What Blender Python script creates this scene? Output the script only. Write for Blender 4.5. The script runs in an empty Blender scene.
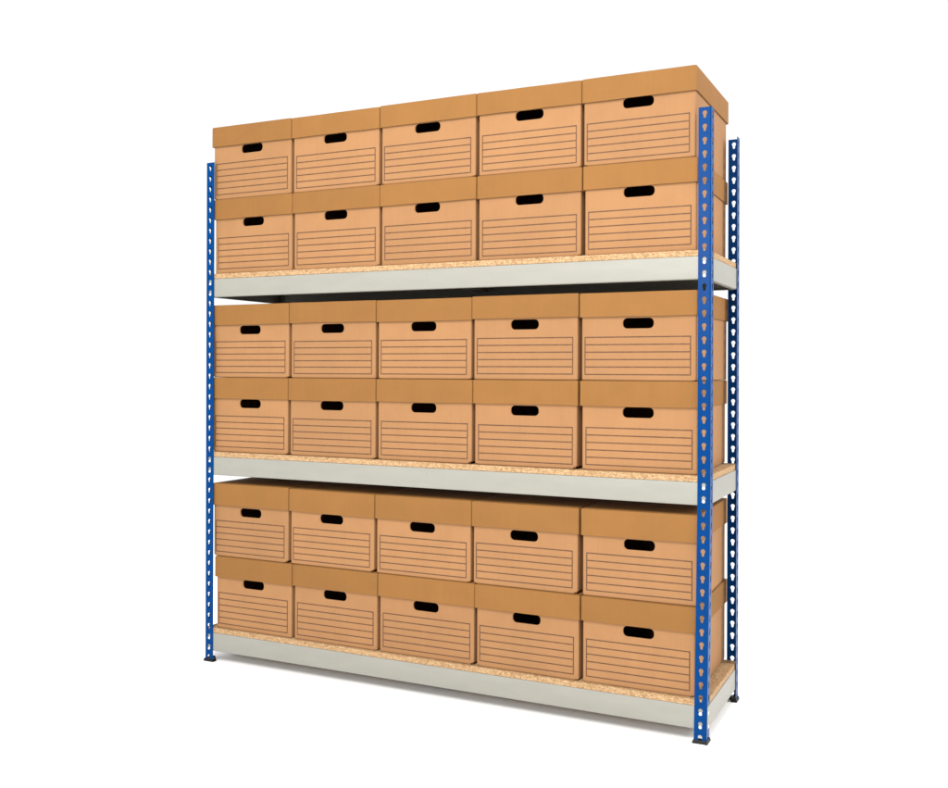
import bpy, bmesh, math, random
from mathutils import Vector, Matrix, noise
random.seed(7)
sc = bpy.context.scene
COL = sc.collection

# ------------------------------------------------------------------ dimensions (metres)
W, D, H = 1.845, 0.4425, 1.83          # rack
PW, PT = 0.0365, 0.0018                # post flange width, steel thickness
BEAM_Z = (0.1058, 0.7508, 1.4028)      # top of beam per shelf
BEAM_H = 0.0667
BOARD_T = 0.0185
HOLE0, PITCH, NHOLES = 1.8095, 0.0382, 48

# ------------------------------------------------------------------ materials
def new_mat(name):
    m = bpy.data.materials.new(name); m.use_nodes = True
    nt = m.node_tree; b = nt.nodes['Principled BSDF']
    return m, nt, b
def N(nt, kind, **kw):
    n = nt.nodes.new(kind)
    for k, v in kw.items():
        if k.startswith('i_'): n.inputs[k[2:].replace('_', ' ')].default_value = v
        else: setattr(n, k, v)
    return n
def ramp(nt, stops):
    r = nt.nodes.new('ShaderNodeValToRGB')
    e = r.color_ramp.elements
    while len(e) < len(stops): e.new(0.5)
    for el, (p, c) in zip(e, stops):
        el.position = p; el.color = (*c, 1)
    return r

def cardboard(name, base, seedshift):
    m, nt, b = new_mat(name); L = nt.links
    tc = N(nt, 'ShaderNodeTexCoord'); info = N(nt, 'ShaderNodeObjectInfo')
    add = N(nt, 'ShaderNodeVectorMath', operation='ADD')
    mul = N(nt, 'ShaderNodeVectorMath', operation='SCALE'); mul.inputs['Scale'].default_value = 37.0
    comb = N(nt, 'ShaderNodeCombineXYZ')
    for k in range(3): L.new(info.outputs['Random'], comb.inputs[k])
    L.new(comb.outputs[0], mul.inputs[0]); L.new(tc.outputs['Object'], add.inputs[0]); L.new(mul.outputs[0], add.inputs[1])
    # blotches of the paper
    n1 = N(nt, 'ShaderNodeTexNoise'); n1.inputs['Scale'].default_value = 9; n1.inputs['Detail'].default_value = 5; n1.inputs['Roughness'].default_value = .6
    # fibres: fine, stretched sideways
    mp = N(nt, 'ShaderNodeMapping'); mp.inputs['Scale'].default_value = (1, 1, 3.5)
    n2 = N(nt, 'ShaderNodeTexNoise'); n2.inputs['Scale'].default_value = 260; n2.inputs['Detail'].default_value = 3
    # flutes telegraphing through the liner
    mp3 = N(nt, 'ShaderNodeMapping'); mp3.inputs['Scale'].default_value = (1, 1, .02)
    n3 = N(nt, 'ShaderNodeTexNoise'); n3.inputs['Scale'].default_value = 150; n3.inputs['Detail'].default_value = 1
    L.new(add.outputs[0], n1.inputs['Vector']); L.new(add.outputs[0], mp.inputs[0]); L.new(mp.outputs[0], n2.inputs['Vector'])
    L.new(add.outputs[0], mp3.inputs[0]); L.new(mp3.outputs[0], n3.inputs['Vector'])
    a = [c * .955 for c in base]; c2 = [min(1, c * 1.045) for c in base]
    r = ramp(nt, [(.3, a), (.7, c2)]); L.new(n1.outputs[0], r.inputs[0])
    hs = N(nt, 'ShaderNodeHueSaturation')
    mr = N(nt, 'ShaderNodeMapRange'); mr.inputs['To Min'].default_value = .90; mr.inputs['To Max'].default_value = 1.10
    L.new(n2.outputs[0], mr.inputs[0])
    mr2 = N(nt, 'ShaderNodeMapRange'); mr2.inputs['To Min'].default_value = .955; mr2.inputs['To Max'].default_value = 1.045
    L.new(info.outputs['Random'], mr2.inputs[0])
    mm = N(nt, 'ShaderNodeMath', operation='MULTIPLY'); L.new(mr.outputs[0], mm.inputs[0]); L.new(mr2.outputs[0], mm.inputs[1])
    mr3 = N(nt, 'ShaderNodeMapRange'); mr3.inputs['To Min'].default_value = .965; mr3.inputs['To Max'].default_value = 1.035
    L.new(n3.outputs[0], mr3.inputs[0])
    mm2 = N(nt, 'ShaderNodeMath', operation='MULTIPLY'); L.new(mm.outputs[0], mm2.inputs[0]); L.new(mr3.outputs[0], mm2.inputs[1])
    L.new(mm2.outputs[0], hs.inputs['Value']); L.new(r.outputs[0], hs.inputs['Color']); L.new(hs.outputs[0], b.inputs['Base Color'])
    # slight large-scale bulge + paper grain
    n4 = N(nt, 'ShaderNodeTexNoise'); n4.inputs['Scale'].default_value = 6; n4.inputs['Detail'].default_value = 1
    L.new(add.outputs[0], n4.inputs['Vector'])
    bp1 = N(nt, 'ShaderNodeBump'); bp1.inputs['Strength'].default_value = .15; bp1.inputs['Distance'].default_value = .02
    bp2 = N(nt, 'ShaderNodeBump'); bp2.inputs['Strength'].default_value = .25; bp2.inputs['Distance'].default_value = .0006
    L.new(n4.outputs[0], bp1.inputs['Height']); L.new(n2.outputs[0], bp2.inputs['Height']); L.new(bp1.outputs[0], bp2.inputs['Normal'])
    L.new(bp2.outputs[0], b.inputs['Normal'])
    b.inputs['Roughness'].default_value = .78; b.inputs['Specular IOR Level'].default_value = .22
    return m
M_BODY = cardboard('body_cardboard', (.276, .140, .0595), 0)
M_LID = cardboard('lid_cardboard', (.205, .0935, .0245), 5)

M_INK, nt, b = new_mat('printed_ink')
b.inputs['Base Color'].default_value = (.085, .032, .012, 1); b.inputs['Roughness'].default_value = .7
tc = N(nt, 'ShaderNodeTexCoord'); n = N(nt, 'ShaderNodeTexNoise'); n.inputs['Scale'].default_value = 60
r = ramp(nt, [(.35, (.060, .021, .006)), (.75, (.115, .046, .015))])
nt.links.new(tc.outputs['Object'], n.inputs['Vector']); nt.links.new(n.outputs[0], r.inputs[0]); nt.links.new(r.outputs[0], b.inputs['Base Color'])

M_BLUE, nt, b = new_mat('blue_powder_coat')
tc = N(nt, 'ShaderNodeTexCoord')
n = N(nt, 'ShaderNodeTexNoise'); n.inputs['Scale'].default_value = 25; n.inputs['Detail'].default_value = 4
r = ramp(nt, [(.3, (.000, .030, .130)), (.7, (.000, .037, .155))])
nt.links.new(tc.outputs['Object'], n.inputs['Vector']); nt.links.new(n.outputs[0], r.inputs[0]); nt.links.new(r.outputs[0], b.inputs['Base Color'])
n2 = N(nt, 'ShaderNodeTexNoise'); n2.inputs['Scale'].default_value = 900
bp = N(nt, 'ShaderNodeBump'); bp.inputs['Strength'].default_value = .12; bp.inputs['Distance'].default_value = .0004
nt.links.new(tc.outputs['Object'], n2.inputs['Vector']); nt.links.new(n2.outputs[0], bp.inputs['Height']); nt.links.new(bp.outputs[0], b.inputs['Normal'])
b.inputs['Roughness'].default_value = .26; b.inputs['Specular IOR Level'].default_value = .05

M_GREY, nt, b = new_mat('light_grey_enamel')
tc = N(nt, 'ShaderNodeTexCoord')
mp = N(nt, 'ShaderNodeMapping'); mp.inputs['Scale'].default_value = (1, 1, 4)
n = N(nt, 'ShaderNodeTexNoise'); n.inputs['Scale'].default_value = 7; n.inputs['Detail'].default_value = 6
r = ramp(nt, [(.3, (.225, .222, .196)), (.7, (.243, .239, .211))])
nt.links.new(tc.outputs['Object'], mp.inputs[0]); nt.links.new(mp.outputs[0], n.inputs['Vector']); nt.links.new(n.outputs[0], r.inputs[0]); nt.links.new(r.outputs[0], b.inputs['Base Color'])
bp = N(nt, 'ShaderNodeBump'); bp.inputs['Strength'].default_value = .25; bp.inputs['Distance'].default_value = .004
nt.links.new(n.outputs[0], bp.inputs['Height']); nt.links.new(bp.outputs[0], b.inputs['Normal'])
b.inputs['Roughness'].default_value = .42; b.inputs['Specular IOR Level'].default_value = .4

M_ZINC, nt, b = new_mat('zinc_rivet')
b.inputs['Base Color'].default_value = (.62, .64, .64, 1); b.inputs['Metallic'].default_value = .6; b.inputs['Roughness'].default_value = .35
n = N(nt, 'ShaderNodeTexNoise'); n.inputs['Scale'].default_value = 200
r = ramp(nt, [(.3, (.52, .54, .55)), (.7, (.68, .70, .70))]); nt.links.new(n.outputs[0], r.inputs[0]); nt.links.new(r.outputs[0], b.inputs['Base Color'])

M_FOOT, nt, b = new_mat('black_plastic')
n = N(nt, 'ShaderNodeTexNoise'); n.inputs['Scale'].default_value = 90
r = ramp(nt, [(.3, (.004, .004, .004)), (.7, (.008, .008, .008))]); nt.links.new(n.outputs[0], r.inputs[0]); nt.links.new(r.outputs[0], b.inputs['Base Color'])
b.inputs['Roughness'].default_value = .5; b.inputs['Specular IOR Level'].default_value = .2

M_CHIP, nt, b = new_mat('chipboard'); L = nt.links
tc = N(nt, 'ShaderNodeTexCoord')
mp = N(nt, 'ShaderNodeMapping'); mp.inputs['Scale'].default_value = (.8, 1, 1.3)
v = N(nt, 'ShaderNodeTexVoronoi'); v.inputs['Scale'].default_value = 330; v.inputs['Randomness'].default_value = 1
v2 = N(nt, 'ShaderNodeTexVoronoi'); v2.inputs['Scale'].default_value = 130
n = N(nt, 'ShaderNodeTexNoise'); n.inputs['Scale'].default_value = 40; n.inputs['Detail'].default_value = 5
L.new(tc.outputs['Object'], mp.inputs[0])
for q in (v, v2, n): L.new(mp.outputs[0], q.inputs['Vector'])
sep = N(nt, 'ShaderNodeSeparateColor'); L.new(v.outputs['Color'], sep.inputs[0])
r1 = ramp(nt, [(0, (.24, .135, .058)), (.25, (.31, .185, .087)), (.6, (.365, .232, .118)), (1, (.46, .325, .19))]); L.new(sep.outputs[0], r1.inputs[0])
sep2 = N(nt, 'ShaderNodeSeparateColor'); L.new(v2.outputs['Color'], sep2.inputs[0])
r2 = ramp(nt, [(0, (.72, .64, .55)), (.5, (1, 1, 1)), (1, (1.0, 1.0, .98))]); L.new(sep2.outputs[1], r2.inputs[0])
mx = N(nt, 'ShaderNodeMix', data_type='RGBA', blend_type='MULTIPLY'); mx.inputs['Factor'].default_value = .7
L.new(r1.outputs[0], mx.inputs['A']); L.new(r2.outputs[0], mx.inputs['B'])
L.new(mx.outputs['Result'], b.inputs['Base Color'])
bp = N(nt, 'ShaderNodeBump'); bp.inputs['Strength'].default_value = .3; bp.inputs['Distance'].default_value = .001
L.new(sep.outputs[1], bp.inputs['Height']); L.new(bp.outputs[0], b.inputs['Normal'])
b.inputs['Roughness'].default_value = .75; b.inputs['Specular IOR Level'].default_value = .25

M_FLOOR, nt, b = new_mat('white_studio_floor')
n = N(nt, 'ShaderNodeTexNoise'); n.inputs['Scale'].default_value = 3
r = ramp(nt, [(.3, (.965, .97, .97)), (.7, (.97, .97, .97))]); nt.links.new(n.outputs[0], r.inputs[0]); nt.links.new(r.outputs[0], b.inputs['Base Color'])
b.inputs['Roughness'].default_value = .9; b.inputs['Specular IOR Level'].default_value = .1

# ------------------------------------------------------------------ helpers
def obj(name, bm, mats, parent=None, loc=(0, 0, 0), smooth=None):
    me = bpy.data.meshes.new(name)
    bm.to_mesh(me); bm.free()
    for m in (mats if isinstance(mats, (list, tuple)) else [mats]): me.materials.append(m)
    o = bpy.data.objects.new(name, me); COL.objects.link(o)
    o.location = loc
    if parent: o.parent = parent
    if smooth is not None:
        for p in me.polygons: p.use_smooth = True
        if hasattr(me, 'set_sharp_from_angle'): me.set_sharp_from_angle(angle=math.radians(smooth))
    return o
def smooth_bends(o):
    for p in o.data.polygons:
        n = p.normal; p.use_smooth = max(abs(n.x), abs(n.y), abs(n.z)) < .9995 and abs(n.z) < .01
def thing(name, label, cat, loc=(0, 0, 0), rz=0, group=None):
    o = bpy.data.objects.new(name, None); COL.objects.link(o)
    o.empty_display_size = .05; o.location = loc; o.rotation_euler = (0, 0, rz)
    o['label'] = label; o['category'] = cat
    if group: o['group'] = group
    return o
def dup(o, parent, loc=None, rot=None):
    c = o.copy(); COL.objects.link(c); c.parent = parent
    if loc is not None: c.location = loc
    if rot is not None: c.rotation_euler = rot
    return c

def plate_ring(rect, hole, extra=()):
    """faces between a rectangle and a star-shaped hole. -> (points, faces, hole loop indices)"""
    x0, z0, x1, z1 = rect
    cx = sum(p[0] for p in hole) / len(hole); cz = sum(p[1] for p in hole) / len(hole)
    w, h = x1 - x0, z1 - z0
    per = 2 * (w + h)
    def param(x, z):
        if abs(z - z0) < 1e-9 and x < x1 - 1e-9: return x - x0
        if abs(x - x1) < 1e-9 and z < z1 - 1e-9: return w + z - z0
        if abs(z - z1) < 1e-9 and x > x0 + 1e-9: return w + h + x1 - x
        return 2 * w + h + z1 - z
    outer = []
    for (x, z) in hole:
        dx, dz = x - cx, z - cz; t = 1e9
        if dx > 1e-12: t = min(t, (x1 - cx) / dx)
        if dx < -1e-12: t = min(t, (x0 - cx) / dx)
        if dz > 1e-12: t = min(t, (z1 - cz) / dz)
        if dz < -1e-12: t = min(t, (z0 - cz) / dz)
        X = cx + dx * t; Z = cz + dz * t
        X = x0 if abs(X - x0) < 1e-7 else x1 if abs(X - x1) < 1e-7 else X
        Z = z0 if abs(Z - z0) < 1e-7 else z1 if abs(Z - z1) < 1e-7 else Z
        outer.append((X, Z))
    req = [(x0, z0), (x1, z0), (x1, z1), (x0, z1)] + list(extra)
    reqp = sorted((param(*p), p) for p in req)
    pts = list(hole) + outer; n = len(hole); faces = []
    for i in range(n):
        j = (i + 1) % n
        a, b_ = param(*outer[i]), param(*outer[j])
        span = (b_ - a) % per
        mids = sorted([((q - a) % per, p) for q, p in reqp if 1e-7 < (q - a) % per < span - 1e-7])
        f = [i, n + i]
        for _, p in mids:
            pts.append(p); f.append(len(pts) - 1)
        f += [n + j, j]
        faces.append(f)
    return pts, faces, list(range(n))

def keyhole(cx, cz, k=6):
    """keyhole outline, counter-clockwise: wide round top, narrow slot below"""
    R, r, up, dn = .0066, .0036, .0042, .0072
    pts = []
    for i in range(2 * k + 1):
        a = math.radians(-48 + i * (276 / (2 * k)))
        pts.append((R * math.cos(a), up + R * math.sin(a)))
    for i in range(k + 1):
        a = math.radians(180 + i * 180 / k)
        pts.append((r * math.cos(a), -dn + r * math.sin(a)))
    return [(cx + x, cz + z) for x, z in pts]

# ------------------------------------------------------------------ the rack
rack = thing('shelving_rack', 'tall blue and light grey boltless shelving rack with three chipboard shelves full of boxes', 'shelving rack')

def make_post(sx, sy, lean):
    """L-shaped punched post; corner at origin, flanges run towards sx (x) and sy (y)"""
    bm = bmesh.new()
    R = .0035
    def bend(z): return lean(z)
    def add_flange(axis):
        def P(s, z, dep):
            if axis == 'x': return bm.verts.new((sx * s + bend(z), sy * dep, z))
            return bm.verts.new((sx * dep + bend(z), sy * s, z))
        zc = [HOLE0 - PITCH * k for k in range(NHOLES)]
        edges = [H] + [(zc[i] + zc[i + 1]) / 2 for i in range(NHOLES - 1)] + [.002]
        for k in range(NHOLES):
            if zc[k] - .0108 < edges[k + 1]:      # last hole is lost in the foot
                hole = keyhole((PW + R * .3) / 2, max(zc[k], edges[k + 1] + .0118))
            else:
                hole = keyhole((PW + R * .3) / 2, zc[k])
            pts, faces, hl = plate_ring((R, edges[k + 1], PW, edges[k]), hole)
            va = [P(s, z, 0) for s, z in pts]; vb = [P(s, z, PT) for s, z in pts]
            for f in faces:
                bm.faces.new([va[i] for i in f]); bm.faces.new([vb[i] for i in reversed(f)])
            n = len(hl)
            for i in range(n):
                j = (i + 1) % n
                bm.faces.new((va[hl[i]], va[hl[j]], vb[hl[j]], vb[hl[i]]))
            # outer long edge
            a0, a1, b0, b1 = P(PW, edges[k + 1], 0), P(PW, edges[k], 0), P(PW, edges[k + 1], PT), P(PW, edges[k], PT)
            bm.faces.new((a0, a1, b1, b0))
        for z in (H, .002):
            bm.faces.new((P(R, z, 0), P(PW, z, 0), P(PW, z, PT), P(R, z, PT)))
    add_flange('x'); add_flange('y')
    # rounded corner
    n = 5; zs = [.002 + (H - .002) * i / 12 for i in range(13)]
    def arc(rad, z):
        out = []
        for i in range(n + 1):
            a = math.pi / 2 * i / n
            out.append(bm.verts.new((sx * (R - rad * math.sin(a)) + bend(z), sy * (R - rad * math.cos(a)), z)))
        return out
    ro = [arc(R, z) for z in zs]; ri = [arc(R - PT, z) for z in zs]
    for k in range(12):
        for i in range(n):
            bm.faces.new((ro[k][i], ro[k][i + 1], ro[k + 1][i + 1], ro[k + 1][i]))
            bm.faces.new((ri[k][i], ri[k + 1][i], ri[k + 1][i + 1], ri[k][i + 1]))
    for k in (0, 12):
        for i in range(n): bm.faces.new((ro[k][i], ro[k][i + 1], ri[k][i + 1], ri[k][i]))
    bmesh.ops.remove_doubles(bm, verts=bm.verts, dist=1e-6)
    bmesh.ops.recalc_face_normals(bm, faces=bm.faces)
    return bm
def make_foot(sx, sy):
    """black push-on foot: flared skirt round the L-shaped post end"""
    bm = bmesh.new()
    def ring(o, i, z):
        # L outline grown by o outside and i on the inner sides
        w = .0155
        pts = [(-o, -o), (PW + i, -o), (PW + i, w), (w, PW * 0 + w), (w, PW + i), (-o, PW + i)]
        return [bm.verts.new((sx * x, sy * y, z)) for x, y in pts]
    rs = [ring(.0040, .0046, 0), ring(.0038, .0044, .0022), ring(.0020, .0022, .0090), ring(.0012, .0012, .0102)]
    for a, b_ in zip(rs, rs[1:]):
        for i in range(6): bm.faces.new((a[i], a[(i + 1) % 6], b_[(i + 1) % 6], b_[i]))
    bm.faces.new(list(reversed(rs[0]))); bm.faces.new(rs[-1])
    bmesh.ops.recalc_face_normals(bm, faces=bm.faces)
    return bm
straight = lambda z: 0.0
def right_lean(z):
    return .0042 - .0085 * max(0, 1 - z / .75) ** 1.3
for (x, y, sx, sy, ln) in ((0, 0, 1, 1, straight), (W, 0, -1, 1, right_lean), (0, D, 1, -1, straight), (W, D, -1, -1, straight)):
    p = obj('post', make_post(sx, sy, ln), M_BLUE, rack, (x, y, 0)); smooth_bends(p)
    obj('foot', make_foot(sx, sy), M_FOOT, p, (ln(0), 0, 0))

def make_beam(length, depth):
    """folded steel edge beam: outer face at y=0, top ledge and bottom return behind it; runs along +x"""
    bm = bmesh.new()
    t, r = .0016, .004
    prof = [(depth, 0)]                                   # (y, z) outer line from top ledge inner end
    for i in range(5):
        a = math.pi / 2 * i / 4; prof.append((.0015 - .0015 * math.sin(a), -.0015 + .0015 * math.cos(a)))
    for i in range(6):
        a = math.pi / 2 * i / 5; prof.append((r - r * math.cos(a), -BEAM_H + r - r * math.sin(a)))
    prof.append((.016, -BEAM_H))
    inner = [(.016, -BEAM_H + t), (t, -BEAM_H + t), (t, -t), (depth, -t)]
    loop = prof + inner
    nx = 8
    rings = []
    for k in range(nx + 1):
        x = length * k / nx
        rings.append([bm.verts.new((x, y, z)) for y, z in loop])
    m = len(loop)
    for a, b_ in zip(rings, rings[1:]):
        for i in range(m): bm.faces.new((a[i], b_[i], b_[(i + 1) % m], a[(i + 1) % m]))
    bm.faces.new(rings[0]); bm.faces.new(list(reversed(rings[-1])))
    bmesh.ops.recalc_face_normals(bm, faces=bm.faces)
    return bm
def make_rivet(rad, ht):
    bm = bmesh.new(); n = 16
    prof = [(rad, .0003), (rad, -ht * .45), (rad * .82, -ht * .85), (rad * .4, -ht)]
    rs = [[bm.verts.new((q * math.cos(2 * math.pi * i / n), y, q * math.sin(2 * math.pi * i / n))) for i in range(n)] for q, y in prof]
    for a, b_ in zip(rs, rs[1:]):
        for i in range(n): bm.faces.new((a[i], a[(i + 1) % n], b_[(i + 1) % n], b_[i]))
    bm.faces.new(rs[-1]); bm.faces.new(list(reversed(rs[0])))
    bmesh.ops.recalc_face_normals(bm, faces=bm.faces)
    return bm
YF = PT + .0006                                            # beam face just behind the post face
long_len, side_len = W - 2 * (YF + .0032), D - 2 * (YF + .0032)
beam0 = obj('beam', make_beam(long_len, .03), M_GREY, rack, smooth=40)
side0 = obj('beam', make_beam(side_len, .03), M_GREY, rack, smooth=40)
riv0 = obj('rivet', make_rivet(.0056, .0036), M_ZINC, None, smooth=50)
cen0 = obj('rivet', make_rivet(.0036, .0010), M_GREY, None, smooth=50)
first = {'l': True, 's': True, 'r': True, 'c': True}
def use(key, src, parent, loc, rz):
    if first[key]:
        first[key] = False; o = src; o.parent = parent
        o.location = loc; o.rotation_euler = (0, 0, rz); return o
    return dup(src, parent, loc, (0, 0, rz))
def stud_heights(zt):
    return [z - .0050 for z in (HOLE0 - PITCH * k for k in range(NHOLES)) if zt - BEAM_H + .006 < z < zt - .004]
for zt in BEAM_Z:
    for (loc, rz, key, ln) in (((YF + .0032, YF, zt), 0, 'l', long_len), ((W - YF - .0032, D - YF, zt), math.pi, 'l', long_len),
                               ((W - YF, YF + .0032, zt), math.pi / 2, 's', side_len), ((YF, D - YF - .0032, zt), -math.pi / 2, 's', side_len)):
        bmo = use(key, beam0 if key == 'l' else side0, rack, loc, rz)
        for z in stud_heights(zt):
            off = (PW + .001) / 2 - YF - .0032
            for x in (off, ln - off):
                sh = right_lean(z) if key == 'l' and rz == 0 and x > 1 else 0.0
                use('r', riv0, bmo, (x + sh, 0 if key == 'l' else .0024, z - zt), 0)
        if key == 'l':
            for z in (-.018, -.049): use('c', cen0, bmo, (ln / 2, 0, z), 0)
    # cross tie under the middle of the shelf
    bm = bmesh.new()
    y0, y1 = YF + .0022, D - YF - .0022
    for (dx0, dx1, z0, z1) in ((-.018, .018, -.0035, -.0019), (-.018, -.0164, -.045, -.0036), (.0164, .018, -.045, -.0036)):
        r_ = bmesh.ops.create_cube(bm, size=1)
        for v_ in r_['verts']:
            v_.co = Vector(((dx0 + dx1) / 2 + v_.co.x * (dx1 - dx0), (y0 + y1) / 2 + v_.co.y * (y1 - y0), (z0 + z1) / 2 + v_.co.z * (z1 - z0)))
    obj('tie_bar', bm, M_GREY, rack, (W / 2, 0, zt))
    # chipboard deck
    bm = bmesh.new()
    r_ = bmesh.ops.create_cube(bm, size=1)
    bx0, bx1, by0, by1 = .0055, W - .0045, PT + .0013, D - PT - .0013
    for v_ in r_['verts']:
        v_.co = Vector(((bx1 - bx0) * v_.co.x, (by1 - by0) * v_.co.y, (BOARD_T - .0004) * v_.co.z))
    bmesh.ops.bevel(bm, geom=bm.edges, offset=.0009, segments=2, affect='EDGES')
    obj('shelf_board', bm, M_CHIP, rack, ((bx0 + bx1) / 2, (by0 + by1) / 2, zt + .0003 + BOARD_T / 2), 30)

# ------------------------------------------------------------------ archive boxes
def loop_pts(w, d, r, front_x, n=4):
    """closed loop (x, y), counter-clockwise from the front left; front_x = inner x stations of the front edge"""
    pts = [(x, -d / 2) for x in front_x]
    for (cx, cy, a0) in ((w / 2 - r, -d / 2 + r, -90), (w / 2 - r, d / 2 - r, 0), (-w / 2 + r, d / 2 - r, 90), (-w / 2 + r, -d / 2 + r, 180)):
        for i in range(n + 1):
            a = math.radians(a0 + 90 * i / n)
            p = (cx + r * math.cos(a), cy + r * math.sin(a))
            if math.hypot(p[0] - pts[-1][0], p[1] - pts[-1][1]) > 1e-7 and math.hypot(p[0] - pts[0][0], p[1] - pts[0][1]) > 1e-7: pts.append(p)
    return pts
def hand_hole(cx, cz, w, h, r, k=5):
    pts = []
    for (sx, sz, a0) in ((1, -1, -90), (1, 1, 0), (-1, 1, 90), (-1, -1, 180)):
        for i in range(k + 1):
            a = math.radians(a0 + 90 * i / k)
            pts.append((cx + sx * (w / 2 - r) + r * math.cos(a), cz + sz * (h / 2 - r) + r * math.sin(a)))
    return pts
def thicken(bm, w, d, t, zmap):
    """give an open carton its wall thickness: inner skin plus the cut edges"""
    edges = [e for e in bm.edges if e.is_boundary]
    loose = [v for v in bm.verts if not v.link_faces]
    bmesh.ops.delete(bm, geom=loose, context='VERTS')
    orig = bm.verts[:]; faces = bm.faces[:]
    vm = {v: bm.verts.new((v.co.x * (w - 2 * t) / w, v.co.y * (d - 2 * t) / d, zmap(v.co.z))) for v in orig}
    for f in faces: bm.faces.new([vm[v] for v in reversed(f.verts)])
    for e in edges:
        if not e.is_valid: continue
        lp = e.link_loops[0]; a = lp.vert; b_ = lp.link_loop_next.vert
        bm.faces.new((b_, a, vm[a], vm[b_]))
def make_body(w, d, h, rng, hole_z):
    bm = bmesh.new()
    r, bev = .0045, .0025
    xl, xr = -w / 2 + r, w / 2 - r
    ex = .011
    fx = [xl, xl + ex, xr - ex, xr]
    base = loop_pts(w, d, r, fx)
    inset = loop_pts(w - .004, d - .004, r, [xl + .001, xl + ex, xr - ex, xr - .001])
    m = len(base)
    z_levels = [bev, h * .5, h]
    r0 = [bm.verts.new((x, y, 0)) for x, y in inset]
    rings = [[bm.verts.new((x, y, z)) for x, y in base] for z in z_levels]
    bm.faces.new(list(reversed(r0)))
    for i in range(m):
        j = (i + 1) % m
        bm.faces.new((r0[i], r0[j], rings[0][j], rings[0][i]))
    for a, b_ in zip(rings, rings[1:]):
        for i in range(m):
            j = (i + 1) % m
            if i < 3: continue                               # the front panel is the plate with the hand hole
            bm.faces.new((a[i], a[j], b_[j], b_[i]))
    pts, faces, hl = plate_ring((xl, bev, xr, h), hand_hole(rng.uniform(-.002, .002), hole_z, .0955, .0315, .0135),
                                extra=[(xl + ex, bev), (xr - ex, bev), (xl, h * .5), (xr, h * .5)])
    vs = [bm.verts.new((x, -d / 2, z)) for x, z in pts]
    for f in faces: bm.faces.new([vs[i] for i in f])
    bmesh.ops.remove_doubles(bm, verts=bm.verts, dist=1e-6)
    # scuffed lower corners
    for side in (-1, 1):
        c = rng.choice((0, .0015, .003, .0065)) if side > 0 else rng.choice((0, 0, .002))
        for v_ in bm.verts:
            if v_.co.z < .004 and v_.co.x * side > w / 2 - .006 and v_.co.y < 0:
                v_.co.z += c; v_.co.x -= side * c * .06
    bmesh.ops.recalc_face_normals(bm, faces=bm.faces)
    f0 = max(bm.faces, key=lambda f: f.calc_area() if abs(f.normal.z) > .9 else 0)
    sgn = -1 if f0.normal.z < 0 else 1                      # bottom normal should point down = outwards
    if sgn > 0: bmesh.ops.reverse_faces(bm, faces=bm.faces)
    thicken(bm, w, d, .004, lambda z: z + .004 if z < .02 else z)
    return bm
def add_print(bm, w, d, h, rng):
    """printed writing panel: a frame with five rows"""
    x0, x1 = -w / 2 + .0120, w / 2 - .0160
    zb, zt = .0165, .1290
    dx, dz = rng.uniform(-.0020, .0020), rng.uniform(-.0022, .0022)
    y = -d / 2 - .0006; lw = .00158
    def quad(a, b_, c, e):
        f = bm.faces.new([bm.verts.new((a + dx, y, b_ + dz)), bm.verts.new((c + dx, y, b_ + dz)), bm.verts.new((c + dx, y, e + dz)), bm.verts.new((a + dx, y, e + dz))])
        f.material_index = 1
    for k in range(6):
        z = zb + (zt - zb) * k / 5
        quad(x0 - lw, z - lw, x1 + lw, z + lw)
    for x in (x0, x1):
        for k in range(5):
            za, zb_ = zb + (zt - zb) * k / 5, zb + (zt - zb) * (k + 1) / 5
            quad(x - lw, za + lw, x + lw, zb_ - lw)
def make_lid(w, d, lh, rng):
    """telescopic lid, top at z=0, skirt down to -lh; edges a little wavy from handling"""
    bm = bmesh.new()
    r = .0045; ns = 12
    xl, xr = -w / 2 + r, w / 2 - r
    def fxs(ins): return [xl + ins + (xr - xl - 2 * ins) * k / ns for k in range(ns + 1)]
    specs = [(-lh, 0), (-lh * .5, 0), (-.0035, 0), (-.0010, .0010), (0, .0035)]
    rings = []
    ph, s1, s2 = rng.uniform(0, 90), rng.uniform(.0004, .0016), rng.uniform(.0003, .0014)
    for k, (z, ins) in enumerate(specs):
        lp = loop_pts(w - 2 * ins, d - 2 * ins, max(.001, r - ins * .5), fxs(ins))
        ring = []
        for (x, y) in lp:
            zz, yy = z, y
            wv = noise.noise(Vector((x * 9 + ph, y * 9, 0)))
            if k == 0: zz += s1 * wv * 1.6
            if k >= 2: zz -= s2 * (1 + wv) * .55
            if y < -d / 2 + .001 and abs(x) < w / 2 - .01:
                bow = (1 - (2 * x / w) ** 2)
                if k == 0: yy -= s1 * bow * .8
            ring.append(bm.verts.new((x, yy, zz)))
        rings.append(ring)
    m = len(rings[0])
    for a, b_ in zip(rings, rings[1:]):
        for i in range(m): bm.faces.new((a[i], a[(i + 1) % m], b_[(i + 1) % m], b_[i]))
    cen = [bm.verts.new((v_.co.x * .8, v_.co.y * .8, 0 - .0002)) for v_ in rings[-1]]
    for i in range(m): bm.faces.new((rings[-1][i], rings[-1][(i + 1) % m], cen[(i + 1) % m], cen[i]))
    bm.faces.new(cen)
    bmesh.ops.recalc_face_normals(bm, faces=bm.faces)
    f0 = max(bm.faces, key=lambda f: f.calc_area() if abs(f.normal.z) > .9 else 0)
    if f0.normal.z < 0: bmesh.ops.reverse_faces(bm, faces=bm.faces)
    thicken(bm, w, d, .003, lambda z: z - .003 if z > -.02 else z)
    return bm

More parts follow.
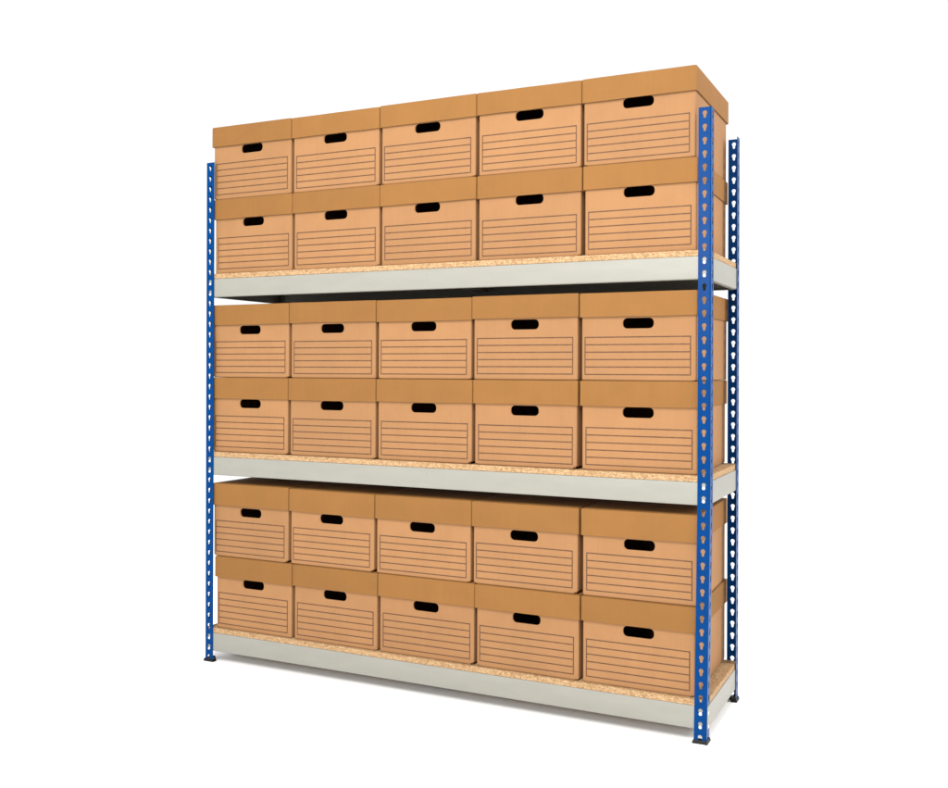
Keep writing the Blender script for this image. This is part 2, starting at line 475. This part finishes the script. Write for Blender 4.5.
# left edges of the lids along each row, then the right end; rows from the top down
ROWS = [
    dict(x=(.0185, .3753, .7370, 1.0984, 1.4547, 1.8062), shelf=2, layer=1, hh=.2645, drop=.0730),
    dict(x=(.0253, .3786, .7380, 1.0997, 1.4562, 1.8069), shelf=2, layer=0, hh=.2712, drop=.0725),
    dict(x=(.0153, .3672, .7253, 1.0842, 1.4477, 1.8090), shelf=1, layer=1, hh=.2640, drop=.0735),
    dict(x=(.0167, .3642, .7257, 1.0878, 1.4455, 1.8074), shelf=1, layer=0, hh=.2720, drop=.0770),
    dict(x=(.0222, .3679, .7220, 1.0848, 1.4499, 1.8090), shelf=0, layer=1, hh=.2640, drop=.0800),
    dict(x=(.0376, .3842, .7342, 1.0972, 1.4540, 1.8078), shelf=0, layer=0, hh=.2625, drop=.0750),
]
YAW5 = (0, .6, .2, 1.2, 1.2, .5)
LID_D = .452
COLW = ('leftmost', 'second from left', 'middle one', 'second from right', 'rightmost')
LAYER = ('lower layer', 'upper layer')
SHELF = ('bottom shelf', 'middle shelf', 'top shelf')
below = None
for ri, row in enumerate(ROWS):
    zb = BEAM_Z[row['shelf']] + BOARD_T + .0006
    if row['layer'] == 1: zb += ROWS[ri + 1]['hh'] + .0004
    for ci in range(5):
        rng = random.Random(100 * ri + ci * 7 + 3)
        gap = .0012
        x0, x1 = row['x'][ci] + gap / 2, row['x'][ci + 1] - gap / 2
        lw = x1 - x0
        yaw = math.radians(YAW5[ri] if ci == 4 else rng.uniform(-.12, .12))
        lid_front = .0062 + rng.uniform(0, .0015) + abs(math.sin(yaw)) * lw / 2
        cy = lid_front + LID_D / 2
        lab = 'brown lidded cardboard archive box, %s in the %s on the %s' % (COLW[ci], LAYER[row['layer']], SHELF[row['shelf']])
        t = thing('archive_box', lab, 'archive box', ((x0 + x1) / 2, cy, zb), yaw, 'archive boxes stacked on the rack shelves')
        bw, bd = lw - .0098, LID_D - .020
        bh = row['hh'] - .0045
        hz = row['hh'] - row['drop'] - (.0138 if ri < 2 else .0172) - rng.uniform(0, .0022)
        bm = make_body(bw, bd, bh, rng, hz)
        add_print(bm, bw, bd, bh, rng)
        obj('box_body', bm, [M_BODY, M_INK], t, (rng.uniform(-.0004, .0010), -.003, 0), 35)
        lid = obj('lid', make_lid(lw, LID_D, row['drop'] + rng.uniform(-.0012, .0012), rng), M_LID, t, (0, 0, row['hh']), 35)
        if row['layer'] == 1:                                # nothing stands on these: they sit a little uneven
            lid.location.z += rng.uniform(0, .0022)
            lid.rotation_euler = (rng.uniform(-.004, .004), rng.uniform(-.0045, .0045), 0)

# ------------------------------------------------------------------ floor
bm = bmesh.new()
bmesh.ops.create_grid(bm, x_segments=2, y_segments=2, size=40)
fl = obj('floor', bm, M_FLOOR, None, (0, 0, 0)); fl['kind'] = 'structure'; fl['label'] = 'seamless white studio floor under the rack'

# ------------------------------------------------------------------ light
w = bpy.data.worlds.new('World'); sc.world = w; w.use_nodes = True
bg = w.node_tree.nodes['Background']
bg.inputs['Color'].default_value = (1, 1, 1, 1); bg.inputs['Strength'].default_value = 1.07
def area(name, loc, target, size, power, col=(1, 1, 1)):
    l = bpy.data.lights.new(name, 'AREA'); l.shape = 'RECTANGLE'; l.size, l.size_y = size; l.energy = power; l.color = col
    o = bpy.data.objects.new(name, l); COL.objects.link(o); o.location = loc
    o.rotation_euler = (Vector(target) - Vector(loc)).to_track_quat('-Z', 'Y').to_euler()
    return o
area('softbox', (1.65, -3.0, 3.6), (1.2, .1, 1.5), (1.5, 1.6), 172, (1, .975, .94))
area('softbox', (1.2, -5.2, 2.1), (1.2, .1, 1.2), (2.0, 1.2), 140, (1, .975, .94))
area('softbox', (5.4, 1.1, 3.0), (1.8, .25, 1.3), (1.3, 2.0), 170, (1, .975, .94))

# ------------------------------------------------------------------ camera
cam = bpy.data.cameras.new('camera'); co = bpy.data.objects.new('camera', cam); COL.objects.link(co)
yaw, roll = .451541, .0032136
R0 = Vector((math.cos(yaw), math.sin(yaw), 0)); U0 = Vector((0, 0, 1)); F = Vector((-math.sin(yaw), math.cos(yaw), 0))
rt = R0 * math.cos(roll) + U0 * math.sin(roll); up = -R0 * math.sin(roll) + U0 * math.cos(roll)
co.matrix_world = Matrix(((rt.x, up.x, -F.x, 2.47333), (rt.y, up.y, -F.y, -2.83868), (rt.z, up.z, -F.z, 1.07483), (0, 0, 0, 1)))
cam.sensor_width = 36; cam.lens = 987.33 / 948 * 36
cam.shift_y = -(394 - 369.2) / 948
cam.clip_start = .05; cam.clip_end = 300
sc.camera = co
sc.view_settings.view_transform = 'Standard'; sc.view_settings.look = 'None'
sc.view_settings.exposure = 0; sc.view_settings.gamma = 1
sc.render.engine = 'CYCLES'
sc.cycles.use_denoising = True
sc.cycles.max_bounces = 8
sc.cycles.filter_width = 1.5
